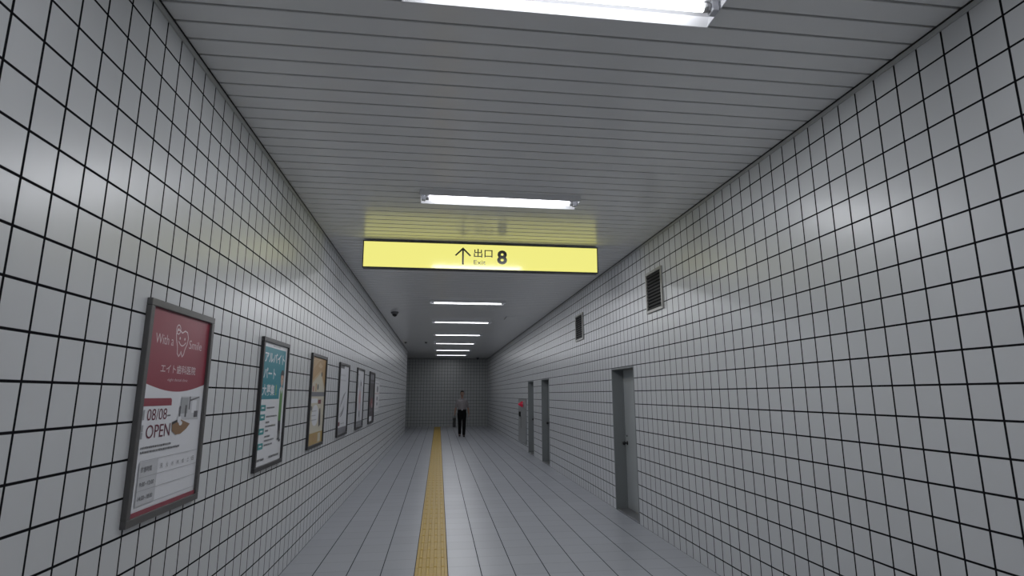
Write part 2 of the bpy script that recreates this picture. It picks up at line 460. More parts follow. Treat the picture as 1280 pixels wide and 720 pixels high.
# ------------------------------------------------------------------ exit sign
def exit_sign():
    x0, x1, z0, z1 = 0.445, 3.447, 3.178, 3.522
    t = thing('exit_sign', 'long yellow lit exit sign with up arrow and number 8 hanging below the ceiling', 'sign', (x0, 6.88, z0))
    t.rotation_euler = (math.radians(1.62), 0, 0)
    w, h = x1 - x0, z1 - z0
    bm = bmesh.new(); f = 0.012
    for a in ((0, w, 0, f), (0, w, h - f, h), (0, f, f, h - f), (w - f, w, f, h - f)):
        box(bm, a[0], a[1], -0.004, 0.12, a[2], a[3], 0, 0.002)
    box(bm, f, w - f, 0.012, 0.096, f, h - f)
    obj('sign_case', bm, plain('sign_case_black', (0.015, 0.014, 0.014), 0.4), t)
    M_y, nt, b = new_mat('sign_lit_yellow')
    b.inputs['Base Color'].default_value = (0.06, 0.055, 0.015, 1); b.inputs['Roughness'].default_value = 0.10
    b.inputs['Emission Color'].default_value = (0.86, 0.82, 0.225, 1); b.inputs['Emission Strength'].default_value = 1.0
    M_k = plain('sign_print_black', (0.008, 0.008, 0.006), 0.25)
    S = Sheet(lambda s, q, d: (s, -0.0005 - d, q))
    S.rect(f, f, w - f, h - f, M_y)
    q = lambda x, z: (x - x0, z - z0)
    # arrow
    cx = 1.686 - x0
    S.rect(cx - 0.011, 3.246 - z0, cx + 0.011, 3.448 - z0, M_k)
    S.poly([(cx, 3.470 - z0), (cx + 0.102, 3.368 - z0), (cx + 0.088, 3.354 - z0), (cx, 3.440 - z0), (cx - 0.088, 3.354 - z0), (cx - 0.102, 3.368 - z0)], M_k)
    S.text('出口', 1.824 - x0, 3.345 - z0, 2.062 - x0, 3.456 - z0, M_k, 0.012)
    S.text('Exit', 1.824 - x0, 3.254 - z0, 1.975 - x0, 3.309 - z0, M_k, 0.0)
    S.text('8', 2.122 - x0, 3.262 - z0, 2.250 - x0, 3.446 - z0, M_k, 0.035)
    S.build('sign_face', t)
    for x in (0.55, w - 0.55):
        bm = bmesh.new(); tube(bm, [(x, 0.05, h - 0.005), (x, 0.05, H - z0)], 0.012, 12)
        obj('hanger', bm, M_steel, t)
exit_sign()

# ------------------------------------------------------------------ posters
def poster(name, label, y0, y1, z0, z1, dark, art, group='framed posters on the left wall'):
    t = thing(name, label, 'poster', (0, y0, z0), 0, group)
    w, h = y1 - y0, z1 - z0; f = 0.036; dp = 0.026
    bm = bmesh.new()
    for a in ((0, w, 0, f), (0, w, h - f, h), (0, f, f, h - f), (w - f, w, f, h - f)):
        box(bm, 0, dp, a[0], a[1], a[2], a[3], 0, 0.003)
    box(bm, 0, 0.010, f, w - f, f, h - f)
    obj('poster_frame', bm, M_pframe_k if dark else M_pframe, t)
    S = Sheet(lambda s, q, d: (0.0105 + d, s, q))
    S.rect(f - 0.002, f - 0.002, w - f + 0.002, h - f + 0.002, PM['white'])
    art(S, w, h, f)
    S.build('printed_sheet', t)
    return t

def art_dentist(S, w, h, f):
    P = PM; i0, i1 = f, w - f
    arc = [(i0 + (i1 - i0) * k / 16, 0.660 - 0.042 * math.sin(PI * k / 16)) for k in range(17)]
    S.poly(arc + [(i1, h - f), (i0, h - f)], P['red'])
    S.text('With a', 0.105, 0.858, 0.298, 0.908, P['pinkwhite'], -0.008)
    S.text('Smile', 0.487, 0.858, 0.655, 0.906, P['pinkwhite'], -0.008)
    tooth = [(0.385, 0.820), (0.372, 0.806), (0.352, 0.822), (0.345, 0.860), (0.326, 0.895), (0.318, 0.925), (0.330, 0.948), (0.356, 0.948), (0.388, 0.936),
             (0.420, 0.950), (0.450, 0.945), (0.468, 0.915), (0.460, 0.880), (0.438, 0.850), (0.428, 0.820), (0.412, 0.807), (0.402, 0.822), (0.394, 0.836)]
    S.line(tooth, 0.007, P['pinkwhite'], True)
    S.line([(0.339 + 0.024 * math.cos(a), 0.950 + 0.025 * math.sin(a)) for a in [2 * PI * k / 14 for k in range(14)]], 0.006, P['pinkwhite'], True)
    S.ell(0.339, 0.950, 0.007, 0.009, P['pinkwhite'], 10)
    S.ell(0.366, 0.905, 0.007, 0.008, P['pinkwhite'], 10); S.ell(0.424, 0.905, 0.007, 0.008, P['pinkwhite'], 10)
    S.line([(0.352 + 0.09 * k / 8, 0.888 - 0.022 * math.sin(PI * k / 8)) for k in range(9)], 0.006, P['pinkwhite'])
    S.text('エイト歯科医院', 0.188, 0.713, 0.602, 0.760, P['pinkwhite'], 0.006)
    S.text('eight dental clinic', 0.275, 0.668, 0.512, 0.688, P['pinkwhite'], -0.004)
    S.poly([(0.056, 0.547), (0.350, 0.547), (0.350, 0.572), (0.345, 0.580), (0.336, 0.585), (0.056, 0.585)], P['red'])
    S.text('08/08', 0.108, 0.477, 0.310, 0.533, P['wine'], -0.004)
    S.scribble(0.316, 0.352, 0.495, 0.009, P['dgrey'])
    S.text('OPEN', 0.114, 0.390, 0.362, 0.455, P['wine'], -0.002)
    for a, b in ((0.482, 0.530), (0.425, 0.458), (0.392, 0.422)): S.rect(0.066, a, 0.082, b, P['grey'])
    # clinic picture: pale room, dark furniture, brown floor
    S.poly([(0.46, 0.470), (0.70, 0.462), (0.70, 0.592), (0.46, 0.592)], P['lgrey'])
    S.rect(0.46, 0.50, 0.55, 0.586, P['grey']); S.rect(0.56, 0.52, 0.575, 0.592, P['dgrey'])
    S.poly([(0.57, 0.575), (0.69, 0.592), (0.69, 0.585), (0.57, 0.565)], P['dgrey'])
    S.rect(0.60, 0.50, 0.66, 0.57, P['white']); S.rect(0.635, 0.475, 0.685, 0.51, P['dgrey']); S.rect(0.515, 0.48, 0.535, 0.545, P['dgrey'])
    S.poly([(0.375, 0.458), (0.47, 0.470), (0.595, 0.440), (0.555, 0.415), (0.49, 0.392), (0.43, 0.390), (0.385, 0.412)], P['brown'])
    S.poly([(0.375, 0.458), (0.46, 0.475), (0.46, 0.462), (0.38, 0.445)], P['ink'])
    S.ell(0.455, 0.470, 0.022, 0.020, P['white']); S.ell(0.475, 0.448, 0.02, 0.012, P['white']); S.rect(0.448, 0.485, 0.462, 0.54, P['dgrey'])
    S.scribble(0.075, 0.385, 0.349, 0.011, P['dgrey']); S.scribble(0.078, 0.490, 0.328, 0.011, P['dgrey'])
    S.rect(0.085, 0.080, 0.262, 0.284, P['lgrey'])
    for t_ in (0.286, 0.210, 0.148, 0.080): S.rect(0.085, t_, 0.725, t_ + 0.0022, P['grey'])
    S.rect(0.262, 0.08, 0.264, 0.286, P['grey'])
    for k, c in enumerate('月火水木金土日'): S.text(c, 0.292 + 0.062 * k, 0.232, 0.316 + 0.062 * k, 0.256, P['dgrey'])
    S.text('診療時間', 0.102, 0.234, 0.205, 0.260, P['dgrey'])
    S.text('9:00~12:00', 0.102, 0.168, 0.240, 0.188, P['dgrey']); S.text('14:00~18:00', 0.102, 0.104, 0.240, 0.124, P['dgrey'])
    S.rect(f, f, w - f, 0.058, P['red'])

def art_job(S, w, h, f):
    P = PM
    S.scribble(0.30, 0.52, h - 0.055, 0.012, P['grey'])
    S.rect(f, 0.560, w - 0.085, 0.988, P['teal'])
    S.text('アルバイト', 0.095, 0.862, 0.680, 0.950, P['white'], 0.022)
    S.text('パート', 0.090, 0.728, 0.430, 0.818, P['white'], 0.022)
    S.text('大募集', 0.085, 0.588, 0.425, 0.682, P['white'], 0.022); S.text('!', 0.462, 0.592, 0.486, 0.682, P['lime'], 0.03)
    # a clerk with a green apron
    S.poly([(0.575, 0.50), (0.575, 0.645), (0.605, 0.665), (0.665, 0.665), (0.705, 0.640), (0.715, 0.42), (0.695, 0.40), (0.575, 0.40)], P['white'])
    S.poly([(0.600, 0.62), (0.615, 0.655), (0.640, 0.60), (0.668, 0.655), (0.690, 0.60), (0.685, 0.37), (0.600, 0.37)], P['green'])
    S.rect(0.628, 0.645, 0.652, 0.690, P['skin'])
    S.ell(0.640, 0.730, 0.043, 0.058, P['skin'])
    S.poly([(0.592, 0.735), (0.590, 0.785), (0.612, 0.812), (0.655, 0.818), (0.690, 0.790), (0.690, 0.735), (0.678, 0.768), (0.604, 0.768)], P['ink'])
    for s_ in (0.624, 0.657): S.ell(s_, 0.735, 0.005, 0.007, P['ink'], 10)
    S.poly([(0.604, 0.37), (0.682, 0.37), (0.690, 0.205), (0.668, 0.205), (0.655, 0.33), (0.645, 0.225), (0.620, 0.225)], P['ink'])
    S.ell(0.632, 0.215, 0.026, 0.012, P['ink'], 12); S.ell(0.682, 0.198, 0.026, 0.012, P['ink'], 12)
    for t_ in (0.467, 0.393, 0.281, 0.165):
        S.rect(0.075, t_, 0.205, t_ + 0.047, P['tealbox']); S.rect(0.105, t_ + 0.018, 0.172, t_ + 0.031, P['white'])
    for t_, b in ((0.490, 0.46), (0.418, 0.55), (0.372, 0.34), (0.340, 0.52), (0.304, 0.32), (0.258, 0.38), (0.225, 0.50), (0.190, 0.46)): S.scribble(0.235, b, t_, 0.014, P['dgrey'])
    S.scribble(0.085, 0.26, 0.082, 0.020, P['dgrey']); S.scribble(0.39, 0.68, 0.082, 0.020, P['dgrey'])

def art_house(S, w, h, f):
    P = PM; i0, i1 = f, w - f
    S.rect(i0, 0.62, i1, h - f, P['tan'])
    for k in range(6):
        S.poly([(i0, 0.86 + 0.03 * k), (i0 + 0.01, 0.855 + 0.03 * k), (min(i1, 0.45 + 0.05 * k), h - f - 0.01), (min(i1, 0.43 + 0.05 * k), h - f - 0.01)], P['tanl'])
    S.poly([(0.36, 0.92), (0.46, 0.97), (0.62, 0.93), (0.50, 0.90)], P['tanl'])
    S.poly([(i0, 0.64), (i0, 0.71), (0.52, 0.86), (i1, 0.66), (i1, 0.62), (i0, 0.62)], P['cream'])
    S.poly([(i0, 0.70), (0.52, 0.85), (i1, 0.655), (i1, 0.69), (0.53, 0.885), (i0, 0.735)], P['tanl'])
    S.rect(0.14, 0.63, 0.20, 0.69, P['palered']); S.rect(0.27, 0.63, 0.33, 0.72, P['tan'])
    S.ell(0.405, 0.682, 0.032, 0.035, P['ink']); S.ell(0.585, 0.835, 0.036, 0.028, P['ink'])
    S.rect(i0, 0.574, i1, 0.625, P['slate'])
    S.rect(i0, f, i1, 0.574, P['cream']); S.rect(0.09, 0.50, 0.42, 0.55, P['white'])
    S.rect(0.455, 0.486, 0.62, 0.535, P['maroon']); S.rect(0.045, 0.42, 0.16, 0.465, P['dgrey'])
    S.ell(0.33, 0.36, 0.18, 0.12, P['white']); S.scribble(0.12, 0.40, 0.41, 0.014, P['grey']); S.scribble(0.12, 0.36, 0.36, 0.014, P['grey']); S.scribble(0.12, 0.42, 0.31, 0.014, P['grey'])
    S.poly([(0.55, 0.43), (0.60, 0.44), (0.63, 0.38), (0.645, 0.24), (0.56, 0.22), (0.53, 0.32)], P['night'])
    S.rect(i0, f, i1, 0.165, P['mustard']); S.rect(0.54, 0.05, 0.68, 0.15, P['cream']); S.rect(0.14, 0.07, 0.24, 0.13, P['tan']); S.rect(0.28, 0.06, 0.47, 0.14, P['tan'])

def art_swoosh(S, w, h, f):
    P = PM; i0, i1 = f, w - f
    S.rect(i0, h - f - 0.045, 0.42, h - f, P['dgrey'])
    S.scribble(0.14, 0.56, 0.875, 0.028, P['lgrey']); S.scribble(0.14, 0.62, 0.80, 0.028, P['lgrey'])
    def blade(a, b, bow, wd, mat):
        a, b = Vector(a), Vector(b); n = Vector((-(b - a).y, (b - a).x)).normalized()
        up = [a.lerp(b, k / 12) + n * (bow * math.sin(PI * k / 12) + wd * math.sin(PI * k / 12)) for k in range(13)]
        dn = [a.lerp(b, k / 12) + n * (bow * math.sin(PI * k / 12) - wd * math.sin(PI * k / 12)) for k in range(11, 0, -1)]
        S.poly([tuple(v) for v in up + dn], mat)
    blade((0.17, 0.40), (0.66, 0.64), 0.02, 0.026, P['slate'])
    blade((0.15, 0.30), (0.62, 0.52), -0.05, 0.016, P['grey'])
    blade((0.20, 0.27), (0.60, 0.44), -0.03, 0.020, P['slate'])
    blade((0.22, 0.46), (0.50, 0.58), 0.0, 0.012, P['grey'])
    S.rect(0.11, 0.150, 0.235, 0.205, P['maroon']); S.scribble(0.30, 0.62, 0.175, 0.018, P['grey'])
    S.rect(i0, f, i1, 0.125, P['slate'])

def art_portrait(S, w, h, f):
    P = PM; i0, i1 = f, w - f
    S.poly([(0.33, 0.14), (0.30, 0.40), (0.36, 0.56), (0.33, 0.70), (0.42, 0.86), (0.55, 0.86), (0.62, 0.70), (0.58, 0.56), (0.66, 0.38), (0.62, 0.14)], P['lgrey'])
    S.ell(0.45, 0.53, 0.13, 0.14, P['pink']); S.ell(0.43, 0.37, 0.09, 0.08, P['pinkwhite'])
    S.ell(0.54, 0.785, 0.06, 0.045, P['dgrey']); S.ell(0.44, 0.255, 0.055, 0.06, P['dgrey']); S.ell(0.22, 0.77, 0.03, 0.06, P['grey'])
    S.scribble(0.10, 0.30, 0.94, 0.022, P['grey'])
    S.rect(i0, f, i1, 0.135, P['slate']); S.scribble(0.14, 0.60, 0.085, 0.025, P['grey'])

def art_night(S, w, h, f):
    P = PM; i0, i1 = f, w - f
    S.rect(i0, f, i1, h - f, P['night'])
    S.rect(i0, 0.90, i1, h - f, P['slate']); S.rect(i0, 0.83, i1, 0.86, P['slate'])
    S.poly([(i0, 0.60), (0.20, 0.72), (0.34, 0.62), (0.50, 0.75), (i1, 0.63), (i1, 0.52), (i0, 0.50)], P['dgrey'])
    S.ell(0.50, 0.44, 0.13, 0.085, P['palered']); S.ell(0.56, 0.36, 0.10, 0.05, P['pink']); S.ell(0.22, 0.40, 0.10, 0.06, P['maroon'])
    S.scribble(0.12, 0.62, 0.26, 0.03, P['slate'])
    S.rect(0.15, 0.048, 0.60, 0.145, P['white'])

FP = 'framed posters on the left wall'
poster('framed_poster', 'red and white dental clinic poster with tooth emblem in grey frame, nearest', 2.880, 3.660, 1.028, 2.098, False, art_dentist, FP)
poster('framed_poster', 'teal topped part time job poster with clerk in dark frame', 4.685, 5.472, 1.034, 2.094, True, art_job, FP)
poster('framed_poster', 'tan and cream poster with house gable and mustard foot in dark frame', 6.467, 7.295, 1.038, 2.094, True, art_house, FP)
poster('framed_poster', 'white poster with slanting dark swooshes in black frame', 8.256, 9.120, 1.040, 2.092, True, art_swoosh, FP)
poster('framed_poster', 'pale poster with pink figure and dark spots in black frame', 10.03, 10.92, 1.040, 2.098, True, art_portrait, FP)
poster('framed_poster', 'dark nearly black poster with white box at its foot, framed, farthest', 11.82, 12.715, 1.045, 2.104, True, art_night, FP)
def notice():
    t = thing('notice_sign', 'small unframed white paper notice on left wall past the dark poster', 'notice', (0.002, 12.86, 1.26))
    w, h = 0.96, 0.68
    bm = bmesh.new(); box(bm, 0, 0.006, 0, w, 0, h, 0, 0.002)
    obj('backing_board', bm, plain('notice_board_white', (0.84, 0.84, 0.86), 0.5), t)
    S = Sheet(lambda s, q, d: (0.0062 + d, s, q))
    P = PM
    S.rect(0.006, 0.006, w - 0.006, h - 0.006, P['paper'])
    S.ell(0.54, 0.50, 0.17, 0.075, P['slate']); S.ell(0.52, 0.285, 0.12, 0.05, P['slate']); S.ell(0.54, 0.165, 0.11, 0.04, P['slate'])
    S.rect(0.04, 0.39, 0.92, 0.405, P['pink']); S.scribble(0.08, 0.86, 0.06, 0.03, P['lgrey']); S.scribble(0.12, 0.80, 0.625, 0.03, P['grey'])
    S.build('printed_sheet', t)
notice()

# ------------------------------------------------------------------ wall vents
def vent(label, y0, y1, z0, z1):
    t = thing('wall_vent', label, 'vent', (W, y0, z0), 0, 'vents high on the right wall')
    w, h = y1 - y0, z1 - z0; f = 0.034; dp = 0.022
    bm = bmesh.new()
    for a in ((0, w, 0, f), (0, w, h - f, h), (0, f, f, h - f), (w - f, w, f, h - f)):
        box(bm, -dp, 0, a[0], a[1], a[2], a[3], 0, 0.003)
    obj('vent_frame', bm, M_ventf, t)
    bm = bmesh.new(); box(bm, -0.003, 0.0, f, w - f, f, h - f)
    obj('vent_backing', bm, M_dark, t)
    n = 11
    for k in range(n):
        bm = bmesh.new(); zc = f + (h - 2 * f) * (k + 0.5) / n
        p = [(-0.019, zc - 0.012), (-0.0165, zc - 0.014), (-0.0035, zc + 0.010), (-0.0055, zc + 0.012)]
        A = [bm.verts.new((x, f, z)) for x, z in p]; B = [bm.verts.new((x, w - f, z)) for x, z in p]
        for i in range(4): bm.faces.new((A[i], B[i], B[(i + 1) % 4], A[(i + 1) % 4]))
        bm.faces.new(A); bm.faces.new(B[::-1])
        obj('louver', bm, M_ventl, t)
vent('grey louvered vent high on right wall, larger-looking nearer one', 6.137, 6.650, 2.618, 3.129)
vent('dark louvered vent high on right wall, smaller-looking farther one', 9.832, 10.390, 2.615, 3.112)

# ------------------------------------------------------------------ fire hydrant cabinet
def cabinet():
    y0, y1, z0, z1 = 16.60, 18.14, 0.19, 1.50
    t = thing('fire_hydrant_cabinet', 'grey metal fire hydrant cabinet with red cone lamp on the right wall', 'cabinet', (W - 0.002, y0, z0))
    w, h = y1 - y0, z1 - z0
    bm = bmesh.new()
    box(bm, -0.030, 0, 0, w, 0, h, 0, 0.004)
    obj('cabinet_body', bm, M_cabinet, t)
    bm = bmesh.new(); box(bm, -0.040, -0.030, 0.03, w - 0.03, 0.03, 0.95, 0, 0.004)
    d = obj('cabinet_door', bm, M_cabinet_d, t)
    bm = bmesh.new(); box(bm, -0.085, -0.038, w - 0.56, w - 0.43, 0.77, 0.92, 0, 0.008)
    box(bm, -0.093, -0.083, w - 0.535, w - 0.455, 0.80, 0.89, 0, 0.003)
    obj('handle', bm, M_knob, d)
    bm = bmesh.new(); box(bm, -0.0415, -0.0395, w - 0.62, w - 0.57, 0.42, 0.80)
    obj('door_seam', bm, M_black, d)
    bm = bmesh.new(); box(bm, -0.040, -0.030, 0.03, w - 0.03, 0.97, h - 0.03, 0, 0.004)
    u = obj('upper_panel', bm, M_cabinet_d, t)
    bm = bmesh.new(); lathe(bm, [(0.10, 0), (0.10, 0.012), (0.092, 0.022)], 'X', (-0.040, 0.42, 1.155), 28, 0, -1)
    obj('lamp_base', bm, M_steel, u, True)
    bm = bmesh.new(); lathe(bm, [(0.098, 0), (0.090, 0.02), (0.055, 0.085), (0.026, 0.128), (0.008, 0.136)], 'X', (-0.062, 0.42, 1.155), 28, 0, -1)
    c = obj('indicator_lamp', bm, M_redcone, u, True); c['label'] = 'red cone shaped indicator lamp'
    bm = bmesh.new(); lathe(bm, [(0.045, 0), (0.045, 0.010), (0.035, 0.014)], 'X', (-0.040, 1.0, 1.155), 24, 0, -1)
    for k in range(3): lathe(bm, [(0.012, 0), (0.012, 0.004)], 'X', (-0.054, 1.0 + 0.02 * (k - 1), 1.155), 10, 0, -1)
    obj('alarm_speaker', bm, M_cabinet, u, True)
cabinet()

# ------------------------------------------------------------------ small ceiling fittings
def dome_camera(label, x, y, s):
    t = thing('security_camera', label, 'camera', (x, y, H), 0, 'dome cameras on the ceiling')
    bm = bmesh.new(); lathe(bm, [(0.092 * s, 0), (0.092 * s, 0.018 * s), (0.078 * s, 0.046 * s), (0.062 * s, 0.055 * s)], 'Z', (0, 0, 0), 28, 0, -1)
    obj('camera_base', bm, M_camring, t, True)
    bm = bmesh.new(); lathe(bm, [(0.060 * s, 0.050 * s)] + [(0.060 * s * math.cos(a), 0.055 * s + 0.058 * s * math.sin(a)) for a in [PI / 2 * k / 7 for k in range(7)]] + [(0.004, 0.113 * s)], 'Z', (0, 0, 0), 28, 0, -1)
    obj('dome', bm, M_camdome, t, True)
dome_camera('black dome security camera on ceiling by the left wall', 0.352, 13.2, 1.0)
dome_camera('small dark dome camera on ceiling in front of the back wall', 3.40, 29.3, 0.9)
def detector(label, x, y):
    t = thing('smoke_detector', label, 'detector', (x, y, H), 0, 'small detectors on the far ceiling')
    bm = bmesh.new(); lathe(bm, [(0.055, 0), (0.055, 0.014), (0.046, 0.022)], 'Z', (0, 0, 0), 24, 0, -1)
    obj('detector_base', bm, M_detect, t, True)
    bm = bmesh.new(); lathe(bm, [(0.040, 0.020), (0.040, 0.040), (0.026, 0.050), (0.006, 0.052)], 'Z', (0, 0, 0), 24, 0, -1)
    obj('detector_head', bm, M_ventl, t, True)
detector('tiny round ceiling detector right beside the left wall', 0.164, 20.85)
detector('tiny round ceiling detector left of the far ceiling lamps', 0.91, 20.77)
def hatch():
    t = thing('ceiling_access_panel', 'square grey access panel in ceiling near right wall beyond the sign', 'access panel', (3.03, 13.60, H))
    w, d = 0.62, 0.66
    bm = bmesh.new(); f = 0.022
    for a in ((0, w, 0, f), (0, w, d - f, d), (0, f, f, d - f), (w - f, w, f, d - f)): box(bm, a[0], a[1], a[2], a[3], -0.004, 0, 0, 0.001)
    obj('panel_frame', bm, M_slat, t)
    bm = bmesh.new(); box(bm, f - 0.004, f + 0.014, f, d - f, -0.0045, 0)
    obj('hinge_gap', bm, M_black, t)
    bm = bmesh.new(); box(bm, f + 0.016, w - f - 0.002, f + 0.002, d - f - 0.002, -0.0035, 0, 0, 0.001)
    obj('panel_lid', bm, M_slat, t)
hatch()

# ------------------------------------------------------------------ walking man
M_skin = plain('skin', (0.22, 0.13, 0.095), 0.55, noise=0.06, scale=30)
M_hair = plain('black_hair', (0.012, 0.010, 0.009), 0.85, spec=0.2, noise=0.4, scale=120)
M_shirt = plain('white_shirt_cotton', (0.19, 0.175, 0.18), 0.8, noise=0.04, scale=60)
M_trouser = plain('black_trouser_wool', (0.004, 0.004, 0.005), 0.9, spec=0.15, noise=0.2, scale=80)
M_leather = plain('black_leather', (0.005, 0.005, 0.005), 0.4, spec=0.3, noise=0.2, scale=90)
M_eyew = plain('eye_white', (0.7, 0.68, 0.66), 0.3)
M_lip = plain('lip', (0.17, 0.075, 0.06), 0.55)

def remeshed(name, bm, mat, parent, voxel, smooth_it=6):
    o = obj(name, bm, mat, parent)
    mod = o.modifiers.new('fuse', 'REMESH'); mod.mode = 'VOXEL'; mod.voxel_size = voxel; mod.use_smooth_shade = True
    ms = o.modifiers.new('relax', 'SMOOTH'); ms.iterations = smooth_it; ms.factor = 0.5
    dg = bpy.context.evaluated_depsgraph_get(); dg.update()
    me = bpy.data.meshes.new_from_object(o.evaluated_get(dg))
    o.modifiers.clear(); old = o.data; o.data = me; me.name = name; bpy.data.meshes.remove(old)
    if not me.materials: me.materials.append(mat)
    for p in me.polygons: p.use_smooth = True
    return o

def limb(bm, pts, radii, n=16):
    for p, r in zip(pts, radii): ball(bm, p, r * 0.995, 14)
    tube(bm, pts, radii, n)

def man():
    t = thing('person', 'man in white shirt and black trousers walking towards the viewer with briefcase', 'person', (2.362, 22.95, 0))
    RS, RE, RW = Vector((-0.172, 0.0, 1.385)), Vector((-0.245, 0.035, 1.125)), Vector((-0.285, -0.015, 0.895))
    LS, LE, LW = Vector((0.172, 0.0, 1.385)), Vector((0.245, 0.050, 1.125)), Vector((0.270, -0.030, 0.905))
    HIP = {-1: Vector((-0.088, 0.0, 0.88)), 1: Vector((0.088, 0.0, 0.88))}
    KNE = {-1: Vector((-0.085, 0.015, 0.485)), 1: Vector((0.088, -0.085, 0.490))}
    ANK = {-1: Vector((-0.075, 0.165, 0.105)), 1: Vector((0.080, -0.125, 0.095))}
    # body: one continuous surface
    bm = bmesh.new()
    loft(bm, [(0.80, 0, 0, 0.13, 0.10), (0.88, 0, 0.005, 0.162, 0.112), (0.97, 0, 0.0, 0.158, 0.108), (1.06, 0, -0.004, 0.146, 0.102), (1.18, 0, -0.006, 0.158, 0.110),
              (1.30, 0, -0.004, 0.176, 0.116), (1.38, 0, 0.0, 0.180, 0.105), (1.435, 0, 0.008, 0.135, 0.082), (1.47, 0, 0.010, 0.075, 0.066), (1.51, 0, 0.006, 0.054, 0.058), (1.58, 0, -0.002, 0.051, 0.056)])
    # head with skull, jaw, nose, ears, brow, lips
    ball(bm, (0, 0.008, 1.695), (0.076, 0.096, 0.098), 24); ball(bm, (0, -0.026, 1.630), (0.062, 0.066, 0.088), 24); ball(bm, (0, -0.052, 1.572), (0.032, 0.030, 0.022), 14)
    tube(bm, [(0, -0.086, 1.690), (0, -0.104, 1.655), (0, -0.106, 1.640)], [0.008, 0.013, 0.012], 10)
    for s in (-1, 1):
        ball(bm, (s * 0.013, -0.096, 1.638), 0.009, 10)
        ball(bm, (s * 0.075, 0.014, 1.655), (0.009, 0.018, 0.030), 12)
        ball(bm, (s * 0.032, -0.080, 1.702), (0.028, 0.012, 0.008), 10)
        ball(bm, (s * 0.042, -0.056, 1.640), (0.022, 0.022, 0.024), 12)
    # arms
    limb(bm, [RS, RS.lerp(RE, 0.4), RE, RE.lerp(RW, 0.35), RW], [0.056, 0.050, 0.041, 0.040, 0.028])
    limb(bm, [LS, LS.lerp(LE, 0.4), LE, LE.lerp(LW, 0.35), LW], [0.056, 0.050, 0.041, 0.040, 0.028])
    # right hand: fist round the briefcase handle (handle runs along Y under the fingers)
    hx, hy, hz = -0.295, -0.030, 0.840
    ball(bm, (hx + 0.012, hy, hz + 0.010), (0.019, 0.040, 0.036), 14); tube(bm, [RW, (hx + 0.012, hy, hz + 0.018)], [0.026, 0.026], 12)
    for k, (ln, r) in enumerate(((0.92, 0.0088), (1.0, 0.0092), (0.96, 0.0088), (0.80, 0.0078))):
        y = hy - 0.031 + 0.0205 * k
        tube(bm, [(hx + 0.010, y, hz - 0.010), (hx + 0.004, y, hz - 0.028 * ln), (hx - 0.012, y, hz - 0.037 * ln), (hx - 0.027, y, hz - 0.026 * ln), (hx - 0.028, y, hz - 0.008)], [r * 1.05, r, r, r * 0.95, r * 0.85], 10)
        ball(bm, (hx - 0.028, y, hz - 0.008), r * 0.85, 8)
    tube(bm, [(hx + 0.005, hy - 0.034, hz + 0.022), (hx - 0.012, hy - 0.050, hz + 0.004), (hx - 0.024, hy - 0.046, hz - 0.012)], [0.012, 0.0105, 0.009], 10)
    ball(bm, (hx - 0.024, hy - 0.046, hz - 0.012), 0.009, 8)
    # left hand: relaxed, slightly curled
    px, py, pz = 0.276, -0.045, 0.852
    ball(bm, (px, py, pz), (0.016, 0.040, 0.044), 14); tube(bm, [LW, (px, py, pz + 0.015)], [0.026, 0.026], 12)
    for k, (ln, r) in enumerate(((0.92, 0.0088), (1.0, 0.0092), (0.94, 0.0088), (0.76, 0.0078))):
        y = py - 0.033 + 0.0215 * k
        a = Vector((px, y, pz - 0.030)); b = a + Vector((-0.004, -0.004, -0.042 * ln)); c = b + Vector((-0.012, -0.002, -0.026 * ln)); d = c + Vector((-0.014, 0.001, -0.015 * ln))
        tube(bm, [a, b, c, d], [r * 1.1, r, r * 0.92, r * 0.8], 10); ball(bm, d, r * 0.8, 8)
    a = Vector((px - 0.004, py - 0.034, pz + 0.012)); b = a + Vector((-0.008, -0.020, -0.030)); c = b + Vector((-0.006, -0.004, -0.026))
    tube(bm, [a, b, c], [0.013, 0.0105, 0.009], 10); ball(bm, c, 0.009, 8)
    # legs and feet
    for s in (-1, 1):
        h, k, n = HIP[s], KNE[s], ANK[s]
        limb(bm, [h, h.lerp(k, 0.45), k, k.lerp(n, 0.3), n], [0.088, 0.074, 0.053, 0.052, 0.036])
        f = -0.02 if s == 1 else 0.0
        ball(bm, n + Vector((0, -0.03, -0.055)), (0.036, 0.085, 0.030), 12)
    body = remeshed('body', bm, M_skin, t, 0.0062, 5)
    # eyes, brows, lips, hair
    for s in (-1, 1):
        bm = bmesh.new(); ball(bm, (s * 0.030, -0.0810, 1.684), (0.0125, 0.0075, 0.0065), 14); e = obj('eye', bm, M_eyew, body, True)
        bm = bmesh.new(); ball(bm, (s * 0.030, -0.0868, 1.684), (0.0055, 0.003, 0.0058), 12); obj('iris', bm, M_hair, e, True)
    for s in (-1, 1):
        bm = bmesh.new(); tube(bm, [(s * 0.014, -0.0925, 1.704), (s * 0.030, -0.0925, 1.709), (s * 0.050, -0.078, 1.703)], [0.004, 0.005, 0.003], 8)
        obj('eyebrow', bm, M_hair, body, True)
    bm = bmesh.new(); ball(bm, (0, -0.0905, 1.606), (0.024, 0.007, 0.005), 14); ball(bm, (0, -0.0890, 1.598), (0.020, 0.007, 0.006), 14)
    obj('lips', bm, M_lip, body, True)
    bm = bmesh.new()
    res = bmesh.ops.create_uvsphere(bm, u_segments=40, v_segments=28, radius=1)
    kill = []
    for v in bm.verts:
        x, y, z = v.co
        low = 0.42 if y < -0.35 else (-0.05 if y < 0.15 else -0.72)
        if z < low: kill.append(v)
    bmesh.ops.delete(bm, geom=kill, context='VERTS')
    for v in bm.verts:
        x, y, z = v.co; k = 1 + 0.02 * math.sin(17 * x + 9 * y) + 0.015 * math.sin(31 * z)
        v.co = Vector((x * 0.083 * k, 0.010 + y * 0.103 * k, 1.700 + z * 0.104 * k))
    o = obj('hair', bm, M_hair, t, True)
